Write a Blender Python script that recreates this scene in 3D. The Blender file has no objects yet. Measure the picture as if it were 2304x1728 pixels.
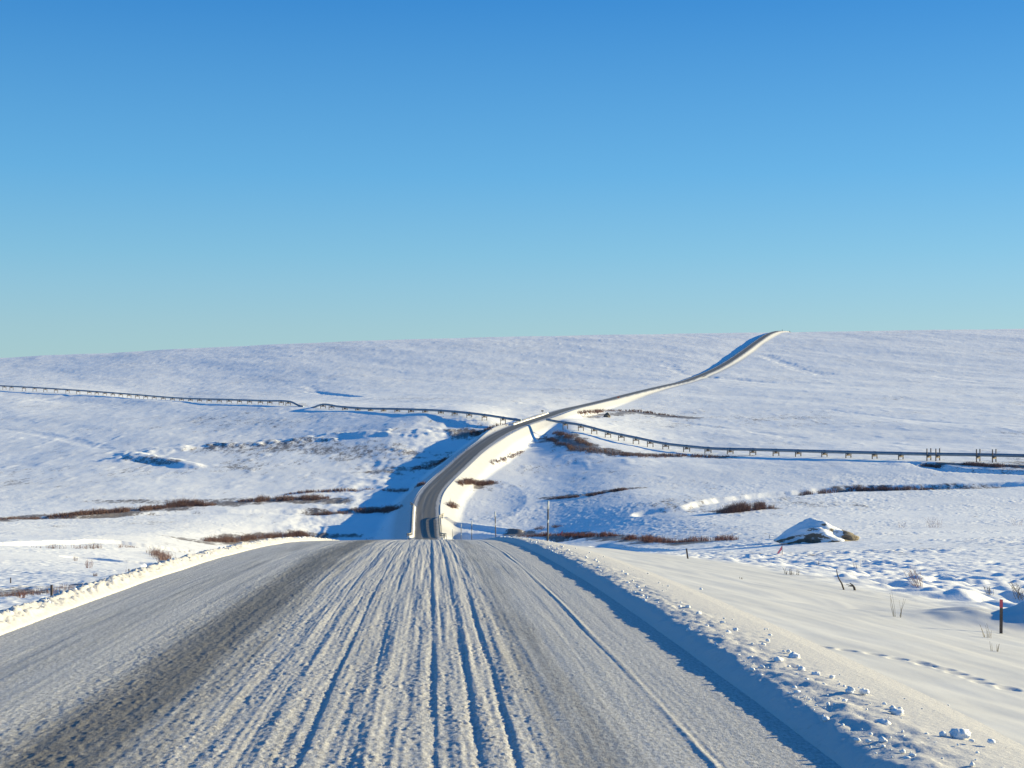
import bpy, math, random
import numpy as np
R = math.radians
rng = np.random.default_rng(7)
random.seed(7)
C = bpy.context.scene.collection
F = 3200.0; CX = 1152.0; CY = 864.0          # lens in photo pixels, level camera at the origin
SUN_EL, SUN_AZ = 12.5, 68.0                    # azimuth clockwise from +Y

# ------------------------------------------------------------------ helpers
def hash2(ix, iy, seed):
    h = (ix.astype(np.int64) * 374761393 + iy.astype(np.int64) * 668265263 + seed * 974634777) & 0xFFFFFFFF
    h = ((h ^ (h >> 13)) * 1274126177) & 0xFFFFFFFF
    h = h ^ (h >> 16)
    return (h & 0xFFFFFF).astype(np.float64) / 16777215.0
def noise(x, y, seed=0):
    x = np.asarray(x, float); y = np.asarray(y, float)
    x, y = np.broadcast_arrays(x, y)
    xi = np.floor(x); yi = np.floor(y); fx = x - xi; fy = y - yi
    out = 0.0
    u = fx*fx*fx*(fx*(fx*6-15)+10); v = fy*fy*fy*(fy*(fy*6-15)+10)
    def g(dx, dy):
        a = hash2(xi+dx, yi+dy, seed) * 2*np.pi
        return np.cos(a)*(fx-dx) + np.sin(a)*(fy-dy)
    a = g(0,0)*(1-u) + g(1,0)*u; b = g(0,1)*(1-u) + g(1,1)*u
    return (a*(1-v) + b*v) * 1.5
def fbm(x, y, oct=4, seed=0, gain=.5):
    s = 0; a = 1; f = 1
    for k in range(oct):
        s = s + a*noise(x*f + k*17.3, y*f - k*9.1, seed+k); a *= gain; f *= 2.03
    return s
def sstep(a, b, x):
    t = np.clip((x-a)/(b-a), 0, 1); return t*t*(3-2*t)
def hermite(px, py, x):
    px = np.array(px, float); py = np.array(py, float)
    d = np.diff(py)/np.diff(px); h = np.diff(px)
    m = np.empty_like(py); m[1:-1] = (d[:-1]*h[1:] + d[1:]*h[:-1])/(h[1:]+h[:-1]); m[0] = d[0]; m[-1] = d[-1]
    i = np.clip(np.searchsorted(px, x)-1, 0, len(px)-2)
    hh = h[i]; t = (x-px[i])/hh
    r = (2*t**3-3*t**2+1)*py[i] + (t**3-2*t**2+t)*hh*m[i] + (-2*t**3+3*t**2)*py[i+1] + (t**3-t**2)*hh*m[i+1]
    lo = py[0] + (x-px[0])*m[0]; hi = py[-1] + (x-px[-1])*m[-1]
    return np.where(x < px[0], lo, np.where(x > px[-1], hi, r))
def blur(a, s, axis):
    n = int(3*s)+1; k = np.exp(-0.5*(np.arange(-n, n+1)/s)**2); k /= k.sum()
    pad = [(0,0)]*a.ndim; pad[axis] = (n, n)
    p = np.pad(a, pad, mode='edge'); out = np.zeros_like(a); L = a.shape[axis]
    for j, w in enumerate(k):
        sl = [slice(None)]*a.ndim; sl[axis] = slice(j, j+L); out += w*p[tuple(sl)]
    return out

def tag(o, label=None, cat=None, group=None, kind=None):
    if label: o['label'] = label
    if cat: o['category'] = cat
    if group: o['group'] = group
    if kind: o['kind'] = kind
    return o
def link(name, me, parent=None):
    o = bpy.data.objects.new(name, me); C.objects.link(o)
    if parent: o.parent = parent
    return o
def empty(name, loc, rz=0):
    o = link(name, None); o.location = loc; o.rotation_euler.z = rz; o.empty_display_size = .2; return o
def grid_mesh(name, X, Y, Z, mat, uv=None, attrs=None, parent=None):
    n, m = X.shape
    me = bpy.data.meshes.new(name)
    co = np.stack([X, Y, Z], -1).reshape(-1, 3).astype(np.float32)
    idx = np.arange(n*m, dtype=np.int32).reshape(n, m)
    q = np.stack([idx[:-1,:-1], idx[:-1,1:], idx[1:,1:], idx[1:,:-1]], -1).reshape(-1, 4)
    nf = len(q)
    me.vertices.add(n*m); me.vertices.foreach_set('co', co.ravel())
    me.loops.add(nf*4); me.loops.foreach_set('vertex_index', q.ravel())
    me.polygons.add(nf); me.polygons.foreach_set('loop_start', np.arange(nf, dtype=np.int32)*4)
    me.polygons.foreach_set('loop_total', np.full(nf, 4, np.int32))
    me.polygons.foreach_set('use_smooth', np.ones(nf, bool))
    me.update(calc_edges=True)
    if uv is not None:
        l = me.uv_layers.new(name='UVMap')
        u = np.stack(uv, -1).reshape(-1, 2).astype(np.float32)[q.ravel()]
        l.data.foreach_set('uv', u.ravel())
    for k, v in (attrs or {}).items():
        a = me.attributes.new(k, 'FLOAT', 'POINT'); a.data.foreach_set('value', v.astype(np.float32).ravel())
    me.materials.append(mat)
    return link(name, me, parent)
class MB:
    def __init__(s): s.v = []; s.f = []
    def tube(s, pts, rad, n=8, cap=True):
        pts = [np.array(p, float) for p in pts]
        if not hasattr(rad, '__len__'): rad = [rad]*len(pts)
        b = len(s.v); up = np.array([0,0,1.])
        for i, p in enumerate(pts):
            t = pts[min(i+1, len(pts)-1)] - pts[max(i-1, 0)]; t /= (np.linalg.norm(t)+1e-9)
            a = np.cross(t, up)
            if np.linalg.norm(a) < .05: a = np.cross(t, [1,0,0])
            a /= np.linalg.norm(a); c = np.cross(a, t)
            for k in range(n):
                th = 2*math.pi*k/n
                s.v.append(p + rad[i]*(math.cos(th)*a + math.sin(th)*c))
        for i in range(len(pts)-1):
            for k in range(n):
                s.f.append((b+i*n+k, b+i*n+(k+1)%n, b+(i+1)*n+(k+1)%n, b+(i+1)*n+k))
        if cap:
            s.f.append(tuple(b+k for k in range(n))[::-1]); e = b+(len(pts)-1)*n
            s.f.append(tuple(e+k for k in range(n)))
    def box(s, c, sz, ax=(1,0,0), up=(0,0,1)):
        ax = np.array(ax, float); ax /= np.linalg.norm(ax); up = np.array(up, float)
        sd = np.cross(up, ax); sd /= np.linalg.norm(sd); up = np.cross(ax, sd); b = len(s.v); c = np.array(c, float)
        for i in (-1,1):
            for j in (-1,1):
                for k in (-1,1): s.v.append(c + ax*sz[0]/2*i + sd*sz[1]/2*j + up*sz[2]/2*k)
        for f in ((0,1,3,2),(4,6,7,5),(0,4,5,1),(2,3,7,6),(0,2,6,4),(1,5,7,3)): s.f.append(tuple(b+q for q in f))
    def build(s, name, mat, parent=None, smooth=True):
        me = bpy.data.meshes.new(name); me.from_pydata([tuple(v) for v in s.v], [], s.f); me.materials.append(mat)
        if smooth: me.polygons.foreach_set('use_smooth', [True]*len(me.polygons))
        me.update(); return link(name, me, parent)

# ------------------------------------------------------------------ materials
def mat(name):
    m = bpy.data.materials.new(name); m.use_nodes = True; nt = m.node_tree; nt.nodes.clear()
    out = nt.nodes.new('ShaderNodeOutputMaterial'); b = nt.nodes.new('ShaderNodeBsdfPrincipled')
    nt.links.new(b.outputs[0], out.inputs[0])
    return m, nt, b
def N(nt, t, **kw):
    n = nt.nodes.new(t)
    for k, v in kw.items():
        if k.startswith('i_'):
            key = k[2:]; key = int(key) if key.isdigit() else key.replace('_', ' ')
            n.inputs[key].default_value = v
        else: setattr(n, k, v)
    return n
def L(nt, a, b): nt.links.new(a, b)
def mapr(nt, val, a, b, c=0, d=1):
    n = N(nt, 'ShaderNodeMapRange', interpolation_type='SMOOTHSTEP'); L(nt, val, n.inputs[0])
    for i, v in enumerate((a,b,c,d)): n.inputs[1+i].default_value = v
    return n.outputs[0]
def mth(nt, op, a, b=None):
    n = N(nt, 'ShaderNodeMath', operation=op)
    for i, v in enumerate((a, b)):
        if v is None: continue
        if isinstance(v, (int, float)): n.inputs[i].default_value = v
        else: L(nt, v, n.inputs[i])
    return n.outputs[0]
def mix(nt, fac, a, b):
    n = N(nt, 'ShaderNodeMix', data_type='RGBA')
    if isinstance(fac, (int, float)): n.inputs[0].default_value = fac
    else: L(nt, fac, n.inputs[0])
    for i, v in ((6, a), (7, b)):
        if isinstance(v, tuple): n.inputs[i].default_value = (*v, 1)
        else: L(nt, v, n.inputs[i])
    return n.outputs[2]
def noi(nt, vec, scale, detail=4, rough=.55, dist=0):
    n = N(nt, 'ShaderNodeTexNoise', i_Scale=scale, i_Detail=detail, i_Roughness=rough, i_Distortion=dist); L(nt, vec, n.inputs['Vector']); return n.outputs[0]
def mapping(nt, vec, sc):
    n = N(nt, 'ShaderNodeMapping'); n.inputs['Scale'].default_value = sc; L(nt, vec, n.inputs[0]); return n.outputs[0]
SNOW = (.83, .85, .88); BRUSH = (.075, .052, .045)

def snow_ground():
    m, nt, b = mat('tundra_snow')
    P = N(nt, 'ShaderNodeTexCoord').outputs['Object']
    veg = N(nt, 'ShaderNodeAttribute', attribute_name='veg').outputs['Fac']
    sm = N(nt, 'ShaderNodeAttribute', attribute_name='smooth').outputs['Fac']
    far = N(nt, 'ShaderNodeAttribute', attribute_name='far').outputs['Fac']
    # brush and dead grass showing through
    fine = noi(nt, P, 1.1, 5, .7); mid = noi(nt, mapping(nt, P, (.05, .018, .05)), 1, 4, .6); big = noi(nt, P, .006, 3, .5)
    a = mth(nt, 'ADD', mth(nt, 'MULTIPLY', mid, .40), mth(nt, 'MULTIPLY', big, .42))
    sb = noi(nt, mapping(nt, P, (.38, .09, .38)), 1, 6, .72); a = mth(nt, 'ADD', a, mth(nt, 'MULTIPLY', fine, .5)); a = mth(nt, 'ADD', a, mth(nt, 'MULTIPLY', sb, .6))
    a = mth(nt, 'ADD', a, mth(nt, 'MULTIPLY', veg, .23))
    a = mth(nt, 'SUBTRACT', a, mth(nt, 'MULTIPLY', sm, .4))
    yy = N(nt, 'ShaderNodeSeparateXYZ'); L(nt, P, yy.inputs[0])
    msk = mth(nt, 'MULTIPLY', mapr(nt, yy.outputs[1], 800, 1400, 1, .35), mapr(nt, a, 1.03, 1.17, 0, .85))
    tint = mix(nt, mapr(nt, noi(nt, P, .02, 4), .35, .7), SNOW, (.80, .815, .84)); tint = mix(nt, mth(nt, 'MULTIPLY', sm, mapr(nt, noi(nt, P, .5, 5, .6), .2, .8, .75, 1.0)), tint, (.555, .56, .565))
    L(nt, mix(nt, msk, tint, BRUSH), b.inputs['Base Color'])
    b.inputs['Roughness'].default_value = .65; b.inputs['Specular IOR Level'].default_value = .2
    # fine wind crust near, rough tussocks far
    bn = N(nt, 'ShaderNodeBump', i_Strength=.55, i_Distance=.05); L(nt, noi(nt, mapping(nt, P, (1, .6, 1)), 2.2, 6, .62), bn.inputs['Height'])
    L(nt, mapr(nt, sm, 0, 1, .55, .12), bn.inputs['Strength'])
    bf = N(nt, 'ShaderNodeBump', i_Distance=1.2); L(nt, noi(nt, mapping(nt, P, (1, .55, 1)), .14, 7, .68), bf.inputs['Height'])
    L(nt, mth(nt, 'MULTIPLY', far, .10), bf.inputs['Strength']); L(nt, bn.outputs[0], bf.inputs['Normal'])
    L(nt, bf.outputs[0], b.inputs['Normal'])
    return m
def bank_snow():
    m, nt, b = mat('bank_snow')
    P = N(nt, 'ShaderNodeTexCoord').outputs['Object']
    d = mapr(nt, noi(nt, P, 9, 5, .7), .56, .75)
    c = mix(nt, mth(nt, 'MULTIPLY', d, .4), (.57, .565, .56), (.30, .27, .24))
    L(nt, c, b.inputs['Base Color']); b.inputs['Roughness'].default_value = .7; b.inputs['Specular IOR Level'].default_value = .2
    bn = N(nt, 'ShaderNodeBump', i_Strength=.6, i_Distance=.02); L(nt, noi(nt, P, 14, 6, .65), bn.inputs['Height']); L(nt, bn.outputs[0], b.inputs['Normal'])
    return m
def road_mat():
    m, nt, b = mat('packed_snow_road')
    uv = N(nt, 'ShaderNodeTexCoord').outputs['UV']
    sx = N(nt, 'ShaderNodeSeparateXYZ'); L(nt, uv, sx.inputs[0]); o = sx.outputs[0]; s = sx.outputs[1]
    far = mapr(nt, s, 300, 400)
    streak = noi(nt, mapping(nt, uv, (5.5, .05, 1)), 1, 6, .7)
    patch = noi(nt, mapping(nt, uv, (1.7, .16, 1)), 1, 5, .7)
    fine = noi(nt, mapping(nt, uv, (14, 7, 1)), 1, 4, .7)
    grit = noi(nt, mapping(nt, uv, (40, 25, 1)), 1, 3, .7)
    def band(c, w):
        return mapr(nt, mth(nt, 'ABSOLUTE', mth(nt, 'SUBTRACT', o, c)), w, 0)
    dk = mth(nt, 'MULTIPLY', band(-2.55, 1.15), .70)
    dk = mth(nt, 'ADD', dk, mth(nt, 'MULTIPLY', band(1.15, .85), .36))
    dk = mth(nt, 'ADD', dk, mth(nt, 'MULTIPLY', band(-4.2, 1.1), .30))
    dk = mth(nt, 'ADD', dk, mth(nt, 'MULTIPLY', band(-.9, 1.5), .14))
    t = mth(nt, 'ADD', mth(nt, 'MULTIPLY', streak, .62), mth(nt, 'MULTIPLY', patch, .35))
    t = mth(nt, 'ADD', t, mth(nt, 'MULTIPLY', fine, .28))
    near = mapr(nt, mth(nt, 'ADD', dk, mth(nt, 'MULTIPLY', mth(nt, 'SUBTRACT', t, .62), 1.5)), .12, .75)
    near = mth(nt, 'MULTIPLY', near, .9)
    near = mth(nt, 'ADD', mth(nt, 'MULTIPLY', near, .86), mth(nt, 'ADD', .06, mth(nt, 'MULTIPLY', patch, .20)))
    sp = mapr(nt, grit, .60, .70)
    near = mth(nt, 'MAXIMUM', near, mth(nt, 'MULTIPLY', sp, .45))
    fk = mth(nt, 'ADD', mth(nt, 'ADD', band(-1.0, 1.3), band(.9, 1.4)), mth(nt, 'MULTIPLY', band(-3.3, 1.2), .45))
    fk = mth(nt, 'ADD', mth(nt, 'MULTIPLY', fk, .75), mth(nt, 'MULTIPLY', mth(nt, 'SUBTRACT', streak, .5), .9))
    edge = mapr(nt, mth(nt, 'ADD', mth(nt, 'ABSOLUTE', mth(nt, 'ADD', o, 1.15)), mth(nt, 'MULTIPLY', noi(nt, mapping(nt, uv, (.6, .12, 1)), 1, 4, .7), 1.6)), 3.6, 4.8); fk = mapr(nt, mth(nt, 'SUBTRACT', fk, mth(nt, 'MULTIPLY', edge, .9)), -.6, .25, .25, 1.0)
    fac = N(nt, 'ShaderNodeMix', data_type='FLOAT'); L(nt, far, fac.inputs[0]); L(nt, near, fac.inputs[2]); L(nt, fk, fac.inputs[3])
    grain = noi(nt, mapping(nt, uv, (26, 16, 1)), 1, 4, .75)
    snowc = mix(nt, mapr(nt, grain, .33, .66), (.36, .355, .355), (.63, .635, .65))
    dirt = mix(nt, fine, (.09, .087, .082), (.17, .162, .15))
    L(nt, mix(nt, fac.outputs[0], snowc, dirt), b.inputs['Base Color'])
    b.inputs['Roughness'].default_value = .6; b.inputs['Specular IOR Level'].default_value = .25
    bn = N(nt, 'ShaderNodeBump', i_Strength=.9, i_Distance=.014); L(nt, noi(nt, mapping(nt, uv, (30, 15, 1)), 1, 5, .75), bn.inputs['Height']); L(nt, bn.outputs[0], b.inputs['Normal'])
    return m
def simple(name, c, rough=.6, metal=0, var=.25, scale=6, spec=.3):
    m, nt, b = mat(name); P = N(nt, 'ShaderNodeTexCoord').outputs['Object']
    k = noi(nt, P, scale, 4, .65)
    L(nt, mix(nt, mapr(nt, k, .3, .7), tuple(x*(1-var) for x in c), tuple(min(1, x*(1+var)) for x in c)), b.inputs['Base Color'])
    b.inputs['Roughness'].default_value = rough; b.inputs['Metallic'].default_value = metal; b.inputs['Specular IOR Level'].default_value = spec
    return m
def rock_mat(name, snow, tip=99):
    m, nt, b = mat(name); P = N(nt, 'ShaderNodeTexCoord').outputs['Object']
    g = N(nt, 'ShaderNodeNewGeometry'); sz = N(nt, 'ShaderNodeSeparateXYZ'); L(nt, g.outputs['Normal'], sz.inputs[0]); px = N(nt, 'ShaderNodeSeparateXYZ'); L(nt, P, px.inputs[0])
    rock = mix(nt, noi(nt, P, 1.5, 5, .7), (.06, .055, .048), (.25, .21, .16))
    k = mth(nt, 'ADD', mth(nt, 'MULTIPLY', sz.outputs[2], .22), noi(nt, mapping(nt, P, (.45, .8, 1.1)), 1, 6, .62))
    k = mth(nt, 'SUBTRACT', k, mth(nt, 'MULTIPLY', mapr(nt, px.outputs[0], tip, tip*1.25), .45))
    L(nt, mix(nt, mapr(nt, k, snow, snow+.07), rock, SNOW), b.inputs['Base Color']); b.inputs['Roughness'].default_value = .8
    bn = N(nt, 'ShaderNodeBump', i_Strength=.7, i_Distance=.15); L(nt, noi(nt, P, 2.5, 6, .7), bn.inputs['Height']); L(nt, bn.outputs[0], b.inputs['Normal'])
    return m
M = dict(ground=snow_ground(), bank=bank_snow(), road=road_mat(),
    pipe=simple('galvanised_jacket', (.18,.24,.31), .45, .4, .12, .4), steel=simple('weathered_steel', (.13,.105,.09), .75),
    brush=simple('willow_stem', (.20,.125,.11), .85, 0, .5, 3), brushred=simple('red_willow_stem', (.22,.10,.08), .85, 0, .5, 3),
    wood=simple('grey_dead_wood', (.09,.075,.065), .85), grass=simple('dry_grass', (.30,.24,.15), .85, 0, .3, 20),
    stake=simple('stake_wood', (.12,.09,.07), .8), red=simple('red_paint', (.62,.10,.13), .5, 0, .1), pink=simple('pink_flagging', (.85,.20,.24), .6, 0, .1),
    pole=simple('dull_pole', (.10,.09,.085), .55), refl=simple('pale_reflector', (.62,.63,.62), .4, 0, .1), orange=simple('orange_panel', (.75,.16,.05), .5, 0, .1),
    rail=simple('galvanised_rail', (.30,.29,.27), .6, .2), concrete=simple('bridge_concrete', (.26,.25,.23), .8),
    rock=rock_mat('snowy_rock', .49, 3.2), darkrock=rock_mat('bare_rock', 2.1), snow=simple('clod_snow', (.80,.82,.85), .7, 0, .05))

# ------------------------------------------------------------------ road line
_Y = [63,100,150,200,260,320,360,390,412,450,482,515,545,595,640,662,700,735,775,815,860,980,1070,1160,1330,1415,1480,1555,1640,1735,1850,2000,2150,2260,2340,2500]
_Z = [-6.903,-11.25,-17.3,-23.4,-30.4,-36.7,-40.3,-42.7,-44.1,-42.4,-40.6,-38.9,-37.4,-34.2,-29.9,-28.1,-25.4,-23.2,-20.8,-18.8,-16.7,-14.2,-11.7,-8.3,-1.2,2.8,7.4,13.1,20.5,30.6,43.4,59.4,75.9,84.2,87.2,86]
_XY = [412,450,482,515,545,595,640,662,700,735,775,815,860,980,1070,1160,1330,1415,1480,1555,1640,1735,1850,2000,2150,2260,2340,2500]
_X = [-24.9,-27.3,-29.2,-29.4,-27.6,-23,-17.0,-13.6,-8.0,-1.5,8.6,18.6,28.5,51.8,72.6,95.7,144.6,172,192.4,215.3,240.9,269.5,302.9,344.4,389,423,448,498]
YD = np.arange(-40, 2501, 1.0)
_zq = -2.2 - .04*YD - .00055*np.clip(YD, 0, None)**2
_zp = hermite([40,55]+_Y, [-2.2-1.6-.88, -2.2-2.2-1.664]+_Z, YD)
_zp = np.where(YD < 55, _zq, _zp); _zs = blur(_zp, 9, 0); ZD = np.where(YD < 50, _zq, _zp + (_zs-_zp)*sstep(300, 380, YD))
_xs = -1.15 - .0575*YD; _xp = hermite([340,380]+_XY, [-1.15-.0575*340, -1.15-.0575*380]+_X, YD); _xp = blur(_xp, 18, 0)
w_ = sstep(345, 395, YD); XD = _xs*(1-w_) + _xp*w_
def roadz(Y): return np.interp(Y, YD, ZD)
def roadx(Y): return np.interp(Y, YD, XD)           # centre line
SL = np.gradient(XD, YD); COS = 1/np.sqrt(1+blur(SL, 6, 0)**2)
def roff(X, Y): return (X - roadx(Y))*np.interp(Y, YD, COS)      # signed offset from the centre line
HW = 4.3                                                           # half width

# ------------------------------------------------------------------ ground
PR = [(1290,871),(1415,858),(1480,849),(1640,826),(1735,810),(1850,792),(2000,772),(2150,754),(2300,743.5)]
def pr(d): return [(a, b+d) for a, b in PR] + [(2450,745+d),(3000,765+d),(4600,795+d)]
near = [(3,864+3200*4.0/3),(6,864+3200*4.0/6),(12,864+3200*4.2/12)]
T = {
 -1200: near+[(20,1580),(35,1450),(60,1352),(100,1302),(200,1240),(300,1205),(400,1185),(480,1152),(560,1105),(700,1040),(900,970),(1200,910),(1420,880),(1690,880),(1990,850),(2300,815),(2450,815),(3000,828),(4600,840)],
 0: near+[(20,1560),(35,1440),(50,1386),(62,1346),(100,1300),(200,1238),(300,1208),(400,1185),(480,1150),(560,1104),(680,1045),(850,979),(1050,929),(1250,897),(1400,880),(1690,862),(1990,832),(2300,800),(2450,801),(3000,818),(4600,835)],
 400: near+[(20,1560),(35,1430),(50,1372),(62,1334),(100,1284),(200,1235),(300,1213),(400,1196),(450,1172),(500,1138),(560,1100),(660,1043),(800,980),(960,933),(1140,904)]+pr(38),
 650: near+[(20,1540),(35,1390),(60,1312),(100,1272),(200,1240),(300,1226),(400,1203),(450,1175),(520,1128),(600,1076),(720,1008),(850,950),(985,908)]+pr(25),
 800: near+[(20,1520),(35,1380),(60,1300),(100,1268),(200,1245),(300,1232),(400,1210),(450,1180),(500,1140),(560,1100),(650,1045),(760,975),(890,923)]+pr(19),
 1000: near+[(20,1500),(60,1290),(100,1260),(200,1248),(300,1240),(400,1218),(460,1180),(520,1125),(580,1085),(660,1025),(720,978),(800,931),(1000,905)]+pr(13),
 1152: near+[(20,1500),(60,1268),(100,1240),(200,1246),(300,1238),(400,1209),(450,1180),(520,1130),(590,1075),(660,1020),(720,980),(780,952),(1000,905)]+pr(10),
 1300: near+[(20,1560),(40,1350),(60,1275),(80,1250),(120,1238),(200,1234),(300,1228),(400,1182),(480,1124),(560,1070),(640,1025),(700,990),(760,966),(900,935),(1150,896)]+pr(7),
 1500: near+[(20,1580),(40,1380),(60,1308),(80,1268),(120,1236),(200,1226),(300,1212),(400,1166),(480,1112),(500,1102),(580,1052),(640,1025),(685,1012),(780,978),(950,938),(1160,893)]+pr(3),
 1752: near+[(20,1600),(30,1445),(42,1372),(60,1316),(90,1260),(130,1228),(200,1219),(300,1200),(400,1153),(490,1100),(560,1057),(610,1032),(640,1022),(760,980),(950,930),(1160,889)]+pr(0),
 2304: near+[(20,1640),(30,1450),(42,1368),(60,1314),(90,1260),(130,1227),(200,1213),(300,1190),(400,1143),(480,1094),(520,1055),(545,1039),(600,1015),(750,965),(950,918),(1160,882)]+pr(-8.5),
 3600: near+[(20,1640),(30,1450),(42,1368),(60,1314),(90,1260),(130,1226),(200,1206),(300,1172),(400,1128),(480,1082),(600,1010),(750,955),(950,908),(1160,872)]+pr(-20),
}
QUAL = 1.0
def seg(a, b, n): return np.exp(np.linspace(np.log(a), np.log(b), int(n*QUAL), endpoint=False))
DS = np.concatenate([seg(3, 9, 50), seg(9, 28, 330), seg(28, 140, 560), seg(140, 1000, 760), seg(1000, 2350, 230), seg(2350, 4600, 30), [4600]])
XS = np.concatenate([np.linspace(-4500, -110, 90, endpoint=False), np.linspace(-110, 2414, int(1300*QUAL)), np.linspace(2414, 6800, 91)[1:]])
keys = sorted(T)
lg = np.log(DS)
colz = np.stack([np.interp(lg, np.log([d for d, r in T[k]]), [r for d, r in T[k]]) for k in keys])
XU = np.arange(-4500, 6801, 8.0)
rows = np.stack([np.interp(XU, keys, colz[:, j]) for j in range(len(DS))])           # (nD, nX)
rows = blur(rows, 9, 0); rows = blur(rows, 5.4, 1)
rows = np.stack([np.interp(XS, XU, r) for r in rows])
GX = (XS[None, :]-CX)/F*DS[:, None]; GY = np.repeat(DS[:, None], len(XS), 1)
base = -(rows-CY)/F*GY
def fillh(Y, right):
    l = np.interp(Y, [0,60,120,300,400,430,480,560,640,700,760,830,1000,1500,1800,2100,2300], [1.5,2,2.2,4,7,7,5.0,5.2,6,6.5,5.5,2.8,1.2,1.6,3.6,4.0,2.4])
    r = np.interp(Y, [0,60,120,300,400,430,480,560,640,700,760,830,1000,1500,2300], [1.5,1.6,1.0,.8,2,2.6,2.4,3.6,5.5,6,5,2.2,.8,.9,.9])
    return np.where(right, r, l)
def soft_max(a, b, k): 
    h = np.clip(.5+.5*(a-b)/k, 0, 1); return b+(a-b)*h + k*h*(1-h)
off = roff(GX, GY); rz = roadz(GY); ad = np.abs(off)
right = off > 0
cor = np.minimum(base, rz - fillh(GY, right))
wc = sstep(16, 75, ad)
wc = np.where((GY < 63) | (GY > 2330), 1, wc) if False else wc
wc = np.maximum(wc, 1-sstep(45, 80, GY))
g = cor*(1-wc) + base*wc
slr = np.interp(GY, [0,70,300], [.115,.115,.55]); sll = np.full_like(GY, .5)
slope = np.where(right, slr, sll)
lip = np.where(right, .10, -.05)
emb = rz + lip - np.maximum(ad-(HW+.25), 0)*slope
emb = np.where(GY > 2480, -999, emb)
kk = np.clip(GY*.012, .12, .8)
ground = soft_max(g, emb, kk)
# the pad the pipeline stands on
_lx = [-600,0,78,152,218,272,328,388,449,515,586,648,690,727,805,894,992,1060,1100,1150,1190,1235,1272,1300,1368,1463,1593,1746,1909,2090,2237,2500]
_ld = [1700,1400,1357,1316,1279,1245,1205,1159,1114,1068,1024,985,962,942,897,861,818,794,783,770,765,757,752,745,725,695,655,618,588,562,545,520]
_lr = [840,868,872.2,877.4,881.5,885.5,890.3,894.8,897.6,899.4,901.5,903.5,0,911,918,920.4,924.2,930,935,943,0,0,951,955,972,993,1008.5,1013,1017.5,1021.3,1024,1029]
_lg = [3,4.2,3.8,3.4,3.2,3.0,2.9,2.9,2.9,2.8,2.6,2.4,0,2.4,2.0,2.1,2.3,2.4,2.6,2.8,0,0,2.4,2.5,2.6,2.7,2.7,2.9,2.7,2.8,2.9,3]
_dl = []
for a_, D_, r_, g_ in zip(_lx, _ld, _lr, _lg):
    if r_ == 0: _dl.append(0.0); continue
    j_ = int(np.argmin(abs(XS-a_))); zg = np.interp(D_, DS, ground[:, j_]); _dl.append(-(r_-CY)/F*D_ - g_ - zg)
dlx = blur(np.interp(XS, _lx, _dl), 10, 0); Dx = np.interp(XS, _lx, _ld)
ground = ground + dlx[None, :]*np.exp(-((GY-Dx[None, :])/np.where(GY < Dx[None, :], 75, 110))**2)
# ground never stands above the road inside the roadway
ins = 1-sstep(HW-.1, HW+.35, ad)
ground = np.where(ins > 0, ground*(1-ins) + np.minimum(ground, rz-.5)*ins, ground)
cutlim = rz - .15 + np.maximum(ad-HW-1, 0)*.35
ground = np.where((GY > 70) & (GY < 2480), np.minimum(ground, np.maximum(cutlim, emb)), ground)

def pix(x, row, arr=None):
    """first ground point seen at a photo position"""
    a = ground if arr is None else arr
    j = np.interp(x, XS, np.arange(len(XS))); j0 = int(j); t = j-j0
    z = a[:, j0]*(1-t) + a[:, min(j0+1, len(XS)-1)]*t
    r = CY - z*F/DS
    k = np.nonzero((r <= row) & (DS > 7))[0][0]
    r0, r1 = r[k-1], r[k]; tt = (r0-row)/(r0-r1) if r0 > r1 else 0
    D = DS[k-1] + tt*(DS[k]-DS[k-1])
    return np.array([(x-CX)/F*D, D, z[k-1]+tt*(z[k]-z[k-1])])
def gz(X, Y, arr=None):
    a = GROUND if arr is None else arr
    j = np.interp(CX + X/Y*F, XS, np.arange(len(XS))); i = np.interp(Y, DS, np.arange(len(DS)))
    i0 = int(min(i, len(DS)-2)); j0 = int(min(j, len(XS)-2)); u = i-i0; v = j-j0
    return float(a[i0,j0]*(1-u)*(1-v)+a[i0+1,j0]*u*(1-v)+a[i0,j0+1]*(1-u)*v+a[i0+1,j0+1]*u*v)
def polydist(P, X, Y, box=40):
    """distance to a polyline, evaluated inside its bounding box only"""
    P = np.array(P); d = np.full(X.shape, 1e6)
    mk = (X > P[:,0].min()-box) & (X < P[:,0].max()+box) & (Y > P[:,1].min()-box) & (Y < P[:,1].max()+box)
    x = X[mk]; y = Y[mk]; best = np.full(x.shape, 1e6)
    for a, b in zip(P[:-1], P[1:]):
        v = b-a; t = np.clip(((x-a[0])*v[0]+(y-a[1])*v[1])/(v@v+1e-9), 0, 1)
        best = np.minimum(best, np.hypot(x-a[0]-t*v[0], y-a[1]-t*v[1]))
    d[mk] = best; return d
smooth0 = ground.copy()
def P2(lst): return [pix(x, r, smooth0)[:2] for x, r in lst]
wob = fbm(GX*.08, GY*.08, 3, 31)
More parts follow.
